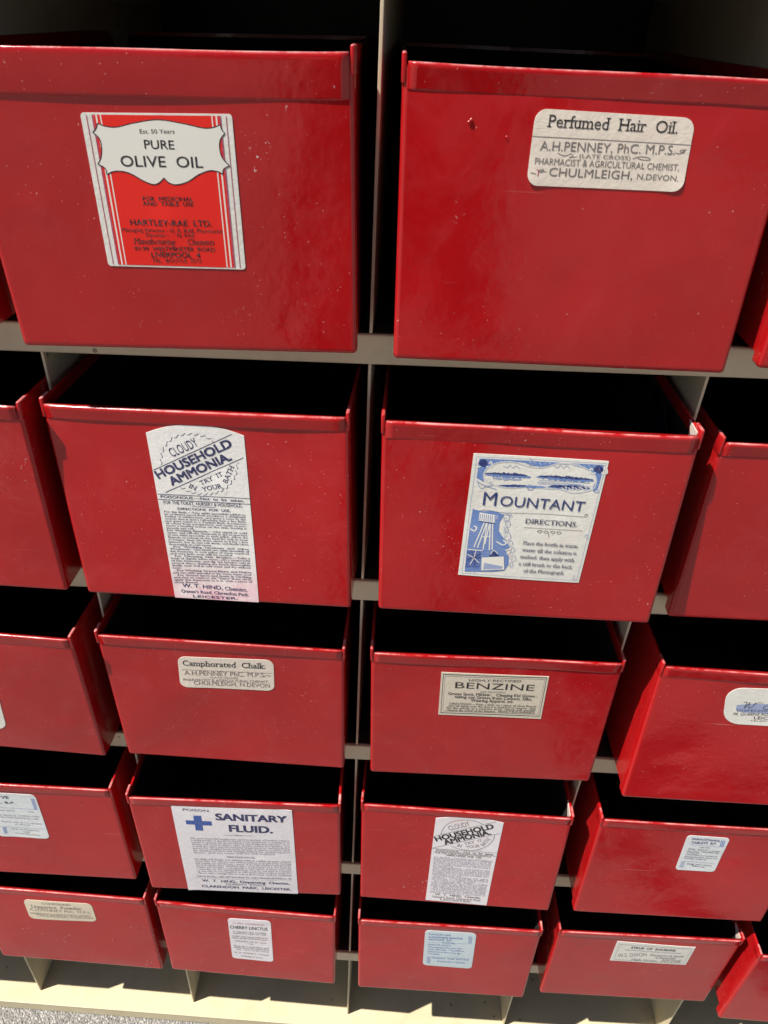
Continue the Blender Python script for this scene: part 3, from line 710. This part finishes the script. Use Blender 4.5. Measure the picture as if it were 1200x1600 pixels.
def paracetamol():
    L = new_label((4, 3), 1040, 1295, 10, radius=.018)
    L.text('PARACETAMOL', 412, 172, 850, 208, 30, 'h', 'darkblue'); L.text('TABLETS  B.P.', 395, 232, 790, 252, 32, 'h', 'darkblue')
    L.line([(380, 250), (840, 292)], 8, 'paleblue'); L.line([(300, 512), (760, 548)], 8, 'paleblue')
    for i in range(3):
        L.line([(878+24*i, 182+3*i), (848+22*i, 290+2*i)], 13, 'midblue'); L.line([(255+22*i, 508+2*i), (222+22*i, 604+2*i)], 12, 'paleblue')
    for t, a, b, c, d, e in (('USE FOR', 525, 304, 690, 316, 16), ('DOSE:  ADULTS 1 - 2 every', 350, 332, 842, 372, 22), ('four hours.  CHILDREN half', 338, 362, 822, 398, 19), ('TABLET.', 318, 384, 540, 402, 17),
                             ('CAUTION: It is unwise to', 308, 416, 800, 452, 20), ('exceed the dose. Store in a', 292, 446, 800, 482, 19), ('cool place. Keep dry', 285, 470, 640, 498, 18), ('Keep your home', 335, 562, 710, 590, 22), ('Medicine safe', 405, 592, 605, 610, 18)):
        L.text(t, a, b, c, d, e, 'r', 'navy')
    return L
def liquorice():
    L = new_label((5, 0), 25, 1395, 8.571, radius=.030)
    L.text('COMPOUND', 358, 138, 745, 162, 22, 'h', 'brown'); L.text('Liquorice  Powder.', 215, 182, 910, 220, 36, 'bs', 'grey'); L.text('A.H.PENNEY PhC. M.P.S.', 198, 217, 1015, 272, 32, 'r', 'brown')
    L.text('PHARMACIST & AGRICULTURAL CHEMIST,', 205, 262, 1022, 312, 20, 'r', 'brown'); L.text('CHULMLEIGH, N.DEVON', 300, 296, 1035, 344, 28, 'r', 'brown')
    return L
def cherry():
    L = new_label((5, 1), 345, 1425, 13.333, radius=.022)
    L.text('C. MIST. DOMESTICA', 262, 218, 895, 276, 30, 'r', 'wine'); L.text('CHERRY LINCTUS', 202, 310, 978, 380, 58, 'b', 'black')
    for t, a, b, c, d, e in (('A  pleasant  and  soothing', 255, 388, 950, 440, 26), ('remedy for coughs and colds', 255, 418, 950, 475, 26), ('DOSE: One teaspoonful to be', 245, 485, 980, 545, 30), ('taken slowly every four hours', 240, 520, 985, 580, 28),
                             ('CHILDREN  half  the  above', 300, 585, 950, 640, 26), ('or less', 560, 645, 690, 665, 24), ('Keep in a cool place and', 275, 690, 1010, 750, 30), ('shake the bottle well before', 280, 725, 1015, 785, 28), ('use.  Not to be taken', 330, 765, 1010, 820, 26),
                             ('A. H. PENNEY, Chemist', 290, 832, 1020, 890, 28), ('Chulmleigh, N. Devon', 430, 905, 880, 946, 26)):
        L.text(t, a, b, c, d, e, 's', 'grey')
    return L
def kaolin():
    L = new_label((5, 2), 650, 1445, 11.43, radius=.024)
    L.text('KAOLIN and', 235, 165, 605, 186, 28, 'b', 'midblue'); L.text('& MORPHINE SEDATIVE', 230, 215, 825, 248, 28, 'b', 'midblue'); L.text('MIXTURE  B.P.', 225, 258, 640, 278, 28, 'b', 'midblue')
    L.line([(222, 292), (935, 326)], 7, 'paleblue'); L.line([(260, 548), (965, 590)], 7, 'paleblue')
    for i in range(3): L.line([(945+24*i, 192+2*i), (935+24*i, 318+2*i)], 14, 'paleblue'); L.line([(205+22*i, 545+2*i), (195+22*i, 662+2*i)], 13, 'paleblue')
    for t, a, b, c, d in (('SHAKE WELL', 470, 310, 700, 330), ('DOSE FOR ADULTS', 215, 345, 620, 366), ('One tablespoonful every four', 218, 388, 822, 418), ('hours with water. CHILDREN in', 215, 424, 850, 462), ('proportion as directed by age', 212, 464, 785, 498), ('or as advised', 210, 500, 410, 516),
                          ('POISON  THIS  BOTTLE', 290, 582, 935, 618), ('CONTAINS OPIATES', 370, 640, 870, 672)):
        L.text(t, a, b, c, d, 24, 'r', 'midblue')
    return L
def rhubarb():
    L = new_label((5, 3), 940, 1460, 7.5)
    L.line([(207, 117), (1058, 161), (960, 333), (150, 294)], 6, 'grey', True)
    L.text('SYRUP  OF  RHUBARB.', 350, 166, 872, 192, 24, 'h', 'black'); L.text('FOR THE STOMACH, BOWELS AND DIGESTION', 285, 188, 930, 220, 11, 'r', 'grey')
    L.text('W.S. DIXON', 192, 268, 540, 252, 40, 'r', 'grey'); L.text('Pharmacist & Family', 565, 246, 965, 262, 20, 's-i', 'brown'); L.text('Chemist', 640, 280, 870, 284, 22, 'b-i', 'grey')
    L.text('High Street,', 350, 302, 660, 318, 22, 's', 'brown'); L.text('HYTHE', 700, 318, 930, 324, 30, 's-i', 'grey')
    return L
def mountant():
    L = new_label((2, 2), 705, 700, 4.706); rnd = random.Random(4)
    L.line([(187, 58), (1138, 108), (918, 965), (78, 912)], 3, 'paleblue', True)
    L.poly([(207, 72), (450, 84), (700, 98), (900, 108), (1120, 118), (1098, 210), (1072, 300), (1040, 312), (1035, 285), (1062, 235), (1045, 185), (970, 142), (880, 118), (760, 112), (690, 132), (600, 128), (540, 105), (420, 92), (330, 102), (262, 142), (232, 205), (240, 245), (215, 232), (185, 215)], 'midblue')
    L.inc = .1
    for i in range(26):                                            # fine engraved lines on the blue band
        f = i/25; x = 215+900*f; y = 82+38*f
        L.line([(x, y), (x+10, y+16+6*sin(i*1.7))], 3, 'paleblue' if i % 2 else 'white')
    L.layer += 1; L.inc = .4
    for c in ((235, 105), (1080, 150)):                           # corner bosses
        L.poly(spline([(c[0]-38, c[1]), (c[0], c[1]-30), (c[0]+36, c[1]), (c[0]+4, c[1]+32)], 5, True), 'darkblue')
        for s_ in (-1, 1): L.curl([(c[0]+s_*20, c[1]+26), (c[0]+s_*62, c[1]+30), (c[0]+s_*58, c[1]-6), (c[0]+s_*40, c[1]+6)], 9, 'white')
    oval = spline([(238, 215), (258, 150), (330, 108), (440, 98), (570, 132), (640, 140), (700, 135), (800, 108), (940, 125), (1040, 180), (1062, 240), (1030, 300), (900, 325), (800, 300), (690, 292), (560, 280), (420, 290), (300, 262)], 6, True)
    L.line(oval, 9, 'white', True); L.line(oval, 3, 'paleblue', True)
    def bank(x0, y0, x1, y1, h0, h1, ik, n=40):
        top = []; bot = []
        for i in range(n+1):
            f = i/n; x = x0+(x1-x0)*f; y = y0+(y1-y0)*f; e = sin(pi*min(1, max(0, f)))**.5
            top.append((x, y-rnd.uniform(h0*.4, h0)*e)); bot.append((x, y+rnd.uniform(h1*.3, h1)*e))
        L.poly(top+bot[::-1], ik)
    bank(245, 190, 585, 210, 18, 22, 'midblue'); bank(245, 183, 560, 200, 20, 8, 'darkblue'); bank(620, 208, 1048, 236, 16, 22, 'midblue'); bank(635, 203, 1045, 228, 18, 9, 'darkblue')
    bank(300, 215, 520, 226, 3, 16, 'paleblue'); bank(340, 272, 700, 282, 12, 16, 'midblue'); bank(350, 272, 560, 276, 12, 10, 'darkblue'); bank(700, 280, 1020, 292, 26, 18, 'midblue'); bank(720, 278, 1010, 290, 24, 12, 'darkblue')
    L.inc = .1
    for y in (232, 246, 258): L.line([(620+rnd.uniform(0, 40), y), (820, y+8), (1030-rnd.uniform(0, 60), y+20)], 3, 'midblue')
    for x in (430, 800): L.curl([(x-50, 125), (x-20, 140), (x, 120), (x+20, 142), (x+45, 128), (x+70, 146)], 4, 'paleblue')
    for x in (830, 880, 930, 975): L.curl([(x-22, 285), (x, 302), (x+16, 285), (x, 280)], 6, 'white')
    for p in ([(575, 70), (610, 110), (570, 125)], [(640, 135), (690, 125), (680, 90)], [(185, 235), (240, 270), (300, 270), (280, 240)], [(1040, 310), (1080, 320), (1070, 290)],
              [(190, 240), (215, 290), (260, 280), (330, 300)], [(540, 285), (575, 265), (560, 300), (600, 300)]): L.curl(p, 5, 'paleblue')
    L.text('M', 228, 415, 325, 420, 98, 'r', 'darkblue'); L.text('OUNTANT', 352, 418, 968, 460, 72, 'r', 'darkblue')
    L.line([(375, 470), (680, 480), (985, 500)], 3, 'grey'); L.curl([(985, 500), (1000, 485), (985, 478), (975, 492)], 4, 'grey')
    L.text('DIRECTIONS.', 540, 545, 920, 570, 33, 's', 'navy'); L.line([(530, 577), (960, 602)], 3, 'grey')
    for x, y in ((645, 606), (690, 610), (740, 612), (785, 616)): L.curl([(x-20, y), (x, y-9), (x+18, y), (x, y+10), (x-12, y)], 4, 'grey')
    L.line([(712, 615), (712, 648)], 4, 'grey')
    for t, a, b, c, d in (('Place the bottle in warm', 520, 700, 925, 726), ('water till the solution is', 512, 750, 915, 778), ('melted, then apply with', 500, 800, 900, 828), ('a stiff brush to the back', 490, 850, 885, 878), ('of the Photograph.', 525, 902, 825, 921)):
        L.text(t, a, b, c, d, 25, 's', 'navy')
    L.layer += 1; L.inc = 1
    # camera-and-tripod vignette on its blue ground
    L.poly([(158, 440), (215, 462), (290, 458), (345, 470), (385, 488), (352, 540), (345, 600), (370, 640), (400, 680), (425, 720), (395, 745), (420, 790), (415, 850), (385, 890), (300, 900), (98, 900), (112, 760), (130, 620)], 'midblue')
    L.poly([(118, 745), (222, 755), (205, 880), (100, 870)], 'blue')
    L.inc = .1
    for i in range(30):                                            # engraved hatching behind the tripod
        y = 560+11*i; x0 = 128-.8*i if i < 20 else 112; L.line([(x0+rnd.uniform(0, 8), y), (350+rnd.uniform(-40, 20)+(40 if i > 8 else 0), y+6)], 2.4, 'paleblue')
    for p in ([(160, 440), (200, 452), (250, 445), (300, 452), (370, 465)], [(140, 590), (170, 605), (185, 580), (165, 570)], [(330, 680), (375, 705), (400, 690), (380, 670)], [(395, 745), (430, 735), (425, 760), (405, 770)]): L.curl(p, 10, 'white')
    L.layer += 1; L.inc = .4
    L.poly([(208, 470), (322, 488), (316, 545), (200, 530)], 'white')
    for i in range(7): L.line([(216+14*i, 480+2*i), (208+15*i, 528+2*i)], 5, 'midblue')
    L.poly([(316, 492), (345, 485), (342, 520), (314, 520)], 'paleblue'); L.line([(204, 536), (318, 550)], 6, 'darkblue')
    for a, b in (((240, 545), (165, 722)), ((258, 548), (190, 728)), ((262, 548), (232, 740)), ((280, 552), (244, 700)), ((284, 552), (278, 745)), ((302, 552), (298, 740))): L.line([a, b], 9, 'white')
    L.line([(215, 650), (290, 640)], 7, 'white')
    L.line([(118, 738), (228, 748)], 8, 'white')
    for i in range(9): L.line([(165, 800), (165+52*cos(i*.72), 800+58*sin(i*.72))], 6, 'white' if i % 2 else 'darkblue')
    L.poly([(220, 796), (384, 786), (388, 884), (218, 892)], 'white'); L.poly([(240, 835), (375, 860), (372, 878), (232, 884)], 'paleblue'); L.line([(220, 796), (384, 786), (388, 884), (218, 892)], 4, 'blue', True)
    L.poly([(275, 788), (290, 755), (325, 748), (350, 785)], 'darkblue'); L.curl([(285, 775), (310, 745), (340, 770)], 6, 'white')
    for cx, cy, r in ((395, 505, 34), (405, 550, 30), (395, 590, 24), (400, 640, 40), (425, 690, 26), (440, 740, 26), (445, 800, 30), (430, 845, 22)):
        L.curl([(cx-r*.6, cy-r*.5), (cx+r*.5, cy-r*.7), (cx+r*.8, cy+r*.3), (cx, cy+r*.7), (cx-r*.4, cy+r*.1), (cx+r*.2, cy-r*.1)], 4, 'paleblue')
    L.curl([(350, 470), (430, 480), (440, 495), (420, 490)], 4, 'paleblue'); L.curl([(975, 640), (990, 625), (1000, 650), (985, 655)], 4, 'paleblue'); L.curl([(905, 925), (890, 950), (915, 955)], 4, 'paleblue')
    return L

WHITE = paper('white paper', (.81, .79, .73), (.62, .58, .50)); CREAMP = paper('cream paper', (.80, .71, .61), (.66, .55, .45)); TANP = paper('aged cream paper', (.72, .63, .48), (.55, .45, .32))
BUFF = paper('buff paper', (.72, .64, .52), (.56, .47, .36)); BLUEP = paper('bluish paper', (.60, .68, .71), (.52, .60, .62)); PINKW = paper('white paper with red stain', (.82, .80, .77), (.64, .60, .54), (.72, .40, .46), .45, (.040, .0))
LILACP = paper('lilac white paper', (.80, .76, .78), (.68, .61, .64)); ICE = paper('pale glossy paper', (.74, .77, .77), (.60, .62, .64))

D = build_drawer
D((1, 0), 'red metal drawer at left of the top row, only its lower right corner showing')
D((1, 1), 'large red metal drawer with the red and white PURE OLIVE OIL label', olive(), WHITE, .092, True)
D((1, 2), 'red metal drawer with the cream Perfumed Hair Oil label in the top row', perfumed(), CREAMP, .056)
D((1, 3), 'red metal drawer right of the Perfumed Hair Oil drawer, only a corner showing')
D((2, 0), 'red metal drawer left of the tall HOUSEHOLD AMMONIA drawer in the second row')
D((2, 1), 'red metal drawer with the tall white arched HOUSEHOLD AMMONIA label, second row', ammonia_big(), PINKW, .046)
D((2, 2), 'red metal drawer with the blue and white MOUNTANT label', mountant(), WHITE, .056, False, True)
D((2, 3), 'red metal drawer right of the MOUNTANT drawer, its front partly in shadow')
D((3, 0), 'red metal drawer left of the Camphorated Chalk drawer, tip of a white label showing', corner_label(), WHITE)
D((3, 1), 'red metal drawer with the small cream Camphorated Chalk label', camphor(), CREAMP)
D((3, 2), 'red metal drawer with the small black bordered BENZINE label', benzine(), BUFF)
D((3, 3), 'red metal drawer right of the BENZINE drawer, its rounded white label cut off', hind(), WHITE)
D((4, 0), 'red metal drawer left of the SANITARY FLUID drawer with a pale blue rounded label', salve(), ICE)
D((4, 1), 'red metal drawer with the white SANITARY FLUID label and blue cross', sanitary(), LILACP)
D((4, 2), 'red metal drawer with the smaller arched HOUSEHOLD AMMONIA label, below the BENZINE drawer', ammonia_small(), LILACP, .042, False, True)
D((4, 3), 'red metal drawer with the small white PARACETAMOL TABLETS label', paracetamol(), ICE)
D((5, 0), 'red metal drawer with the faded cream Liquorice Powder label, lowest row', liquorice(), TANP)
D((5, 1), 'red metal drawer with the small white CHERRY LINCTUS label, below the SANITARY FLUID drawer', cherry(), LILACP)
D((5, 2), 'red metal drawer with the small bluish KAOLIN label, lowest row', kaolin(), BLUEP)
D((5, 3), 'red metal drawer with the narrow bordered SYRUP OF RHUBARB label, lowest row', rhubarb(), WHITE, .048, False, True)
D((5, 4), 'red metal drawer at the lower right corner, its left side brightly sunlit')
ROWN = {1: 'top', 2: 'second', 3: 'third', 4: 'fourth', 5: 'lowest'}
for r in range(1, 6):
    for c in (-1, 4):
        if (r, c) == (5, 4): continue
        D((r, c), 'plain red metal drawer at the far %s end of the %s row' % ('left' if c < 0 else 'right', ROWN[r]))

# ------------------------------------------------------------------ dark plastic liner crumpled inside the MOUNTANT drawer
def liner_bag():
    r, c = 2, 2; d, dx, dz, lean, yaw, roll = FIT[(r, c)]; rnd = random.Random(9)
    t = NT('dark plastic film'); t.b.inputs['Base Color'].default_value = (.012, .014, .022, 1); t.b.inputs['Roughness'].default_value = .35
    ws = [(rnd.uniform(8, 45), rnd.uniform(8, 40), rnd.uniform(0, 6)) for _ in range(10)]
    base = W(c-1.5+dx, -d, -H*r+TS+ZB+dz, False); V = []; F = []; ny, nz = 46, 22
    for s_ in (0, 1):
        for i in range(ny+1):
            for j in range(nz+1):
                y = .10+.90*i/ny; z = DH-.34+.325*j/nz-.05*abs(sin(i*.37))*j/nz
                x = DW/2-.030-.006*s_-.010*sum(abs(sin(a*y+b*z+p)) for a, b, p in ws)/3
                V.append(base+Vector((x*S, y*S, z*S)))
    n = (ny+1)*(nz+1); q = lambda s_, i, j: s_*n+i*(nz+1)+j
    for i in range(ny):
        for j in range(nz): F.append((q(0, i, j), q(0, i+1, j), q(0, i+1, j+1), q(0, i, j+1))); F.append((q(1, i, j), q(1, i, j+1), q(1, i+1, j+1), q(1, i+1, j)))
    for i in range(ny):
        for j in (0, nz): F.append((q(0, i, j), q(1, i, j), q(1, i+1, j), q(0, i+1, j)))
    o = link_mesh('plastic_bag', V, F, t.m, smooth=True)
    tag(o, 'crumpled black plastic bag lining the right side of the MOUNTANT drawer', 'plastic bag')
liner_bag()

# ------------------------------------------------------------------ the photographer, who is mirrored in the enamel and shades the ground
def cloth(name, base, rough=.85):
    t = NT(name); c = t.coords(False)
    t.l(t.mix(t.math('MULTIPLY', t.g(t.noise(c, 30, 4), .35, .7), .5), base, tuple(x*.6 for x in base)), t.b.inputs['Base Color'])
    t.b.inputs['Roughness'].default_value = rough; t.bump(t.noise(c, 900, 2), .2, .001); return t.m
def skinned(name, chains, mats, matfn, parent=None, sub=2):
    me = bpy.data.meshes.new(name); V = []; E = []; Rr = []; idx = {}
    for ch in chains:
        prev = None
        for p in ch:
            key = tuple(round(a, 4) for a in p[:3])
            if key not in idx: idx[key] = len(V); V.append(key); Rr.append(p[3])
            if prev is not None: E.append((prev, idx[key]))
            prev = idx[key]
    me.from_pydata(V, E, []); o = bpy.data.objects.new(name, me); COL.objects.link(o)
    sk = o.modifiers.new('skin', 'SKIN'); sk.use_smooth_shade = True
    for i, r in enumerate(Rr): me.skin_vertices[0].data[i].radius = (r, r)
    me.skin_vertices[0].data[0].use_root = True
    ss = o.modifiers.new('sub', 'SUBSURF'); ss.levels = sub; ss.render_levels = sub
    dg = bpy.context.evaluated_depsgraph_get(); m2 = bpy.data.meshes.new_from_object(o.evaluated_get(dg)); o.modifiers.clear(); o.data = m2; bpy.data.meshes.remove(me); m2.name = name
    m2.materials.clear()
    for m in mats: m2.materials.append(m)
    m2.polygons.foreach_set('material_index', [matfn(p.center) for p in m2.polygons]); m2.polygons.foreach_set('use_smooth', [True]*len(m2.polygons))
    if parent: o.parent = parent
    return o
px_, py_ = .045, -.86                                              # where the feet stand
SKIN = cloth('skin', (.55, .33, .24), .5); SHIRT = cloth('dark shirt', (.018, .02, .03)); TROU = cloth('dark trousers', (.014, .015, .02)); SHOE = cloth('dark shoes', (.02, .016, .014), .5); HAIRM = cloth('dark hair', (.02, .013, .01), .6)
camp = Vector((CAM[0]*S, CAM[1]*S, (CAM[2]+ZOFF)*S)); fw, ri, up_ = Vector(FWD), Vector(RIGHT), Vector(UP)
def phone():
    bm = bmesh.new(); bm_box(bm, -.036, .036, -.110, .036, -.0085, 0, bevel=.003)
    for v in bm.verts: v.co = ri*v.co.x + up_*v.co.y + fw*v.co.z
    o = link_bm('phone', bm, cloth('black glass', (.01, .01, .012), .2)); o.location = camp - fw*.004
    tag(o, 'black phone held upright in front of the drawers by the photographer', 'phone')
phone()
mid = camp - fw*.010 - up_*.037                                    # middle of the phone's back
ch = [[(px_, py_, .96, .125), (px_, py_-.01, 1.10, .118), (px_, py_-.01, 1.25, .125), (px_, py_, 1.38, .115), (px_, py_+.01, 1.46, .055), (px_, py_+.035, 1.53, .058), (px_, py_+.05, 1.60, .085), (px_, py_+.05, 1.68, .075)]]
for sg in (-1, 1):
    ch.append([(px_, py_, .96, .125), (px_+sg*.10, py_, .88, .088), (px_+sg*.115, py_+.01, .50, .056), (px_+sg*.12, py_-.01, .09, .040), (px_+sg*.13, py_+.06, .045, .036), (px_+sg*.14, py_+.16, .030, .028)])
    hand = mid + ri*sg*.052 - fw*.012
    wrist = hand - fw*.060 + ri*sg*.03 - up_*.05; elbow = Vector((px_+sg*.26, py_+.10, 1.06))
    ch.append([(px_, py_, 1.38, .115), (px_+sg*.17, py_, 1.39, .060), tuple(elbow)+(.044,), tuple(wrist)+(.027,), tuple(hand)+(.024,)])
    for k in range(4):                                             # fingers closing behind the phone, thumb on its face
        a = hand + up_*(.026-.017*k) - fw*.004; b = a + fw*(.022) + ri*(-sg*.004); c2 = b - ri*sg*(.026-.003*abs(k-1)) + fw*.004 if False else a - ri*sg*.018 - fw*.010
        ch.append([tuple(hand)+(.024,), tuple(a - ri*sg*.004)+(.0085,), tuple(c2)+(.0075,)])
    ch.append([tuple(hand)+(.024,), tuple(hand + up_*.040 - fw*.014)+(.0095,), tuple(hand + up_*.055 - ri*sg*.020 - fw*.012)+(.008,)])
def mf(c):
    if (Vector(c)-mid).length < .125: return 0
    if c.z > 1.475 and abs(c.x-px_) < .2: return 0
    if c.z > .95: return 1
    return 2 if c.z > .085 else 3
body = skinned('person', ch, [SKIN, SHIRT, TROU, SHOE], mf)
tag(body, 'person in dark shirt and trousers standing before the cabinet, holding up a phone', 'person')
bm = bmesh.new(); bmesh.ops.create_icosphere(bm, subdivisions=3, radius=.098)
for v in bm.verts:
    v.co.z *= 1.05
    if v.co.y > .045: v.co.z = max(v.co.z, .045)
    v.co += Vector((px_, py_+.040, 1.665))
link_bm('hair', bm, HAIRM, body, True)
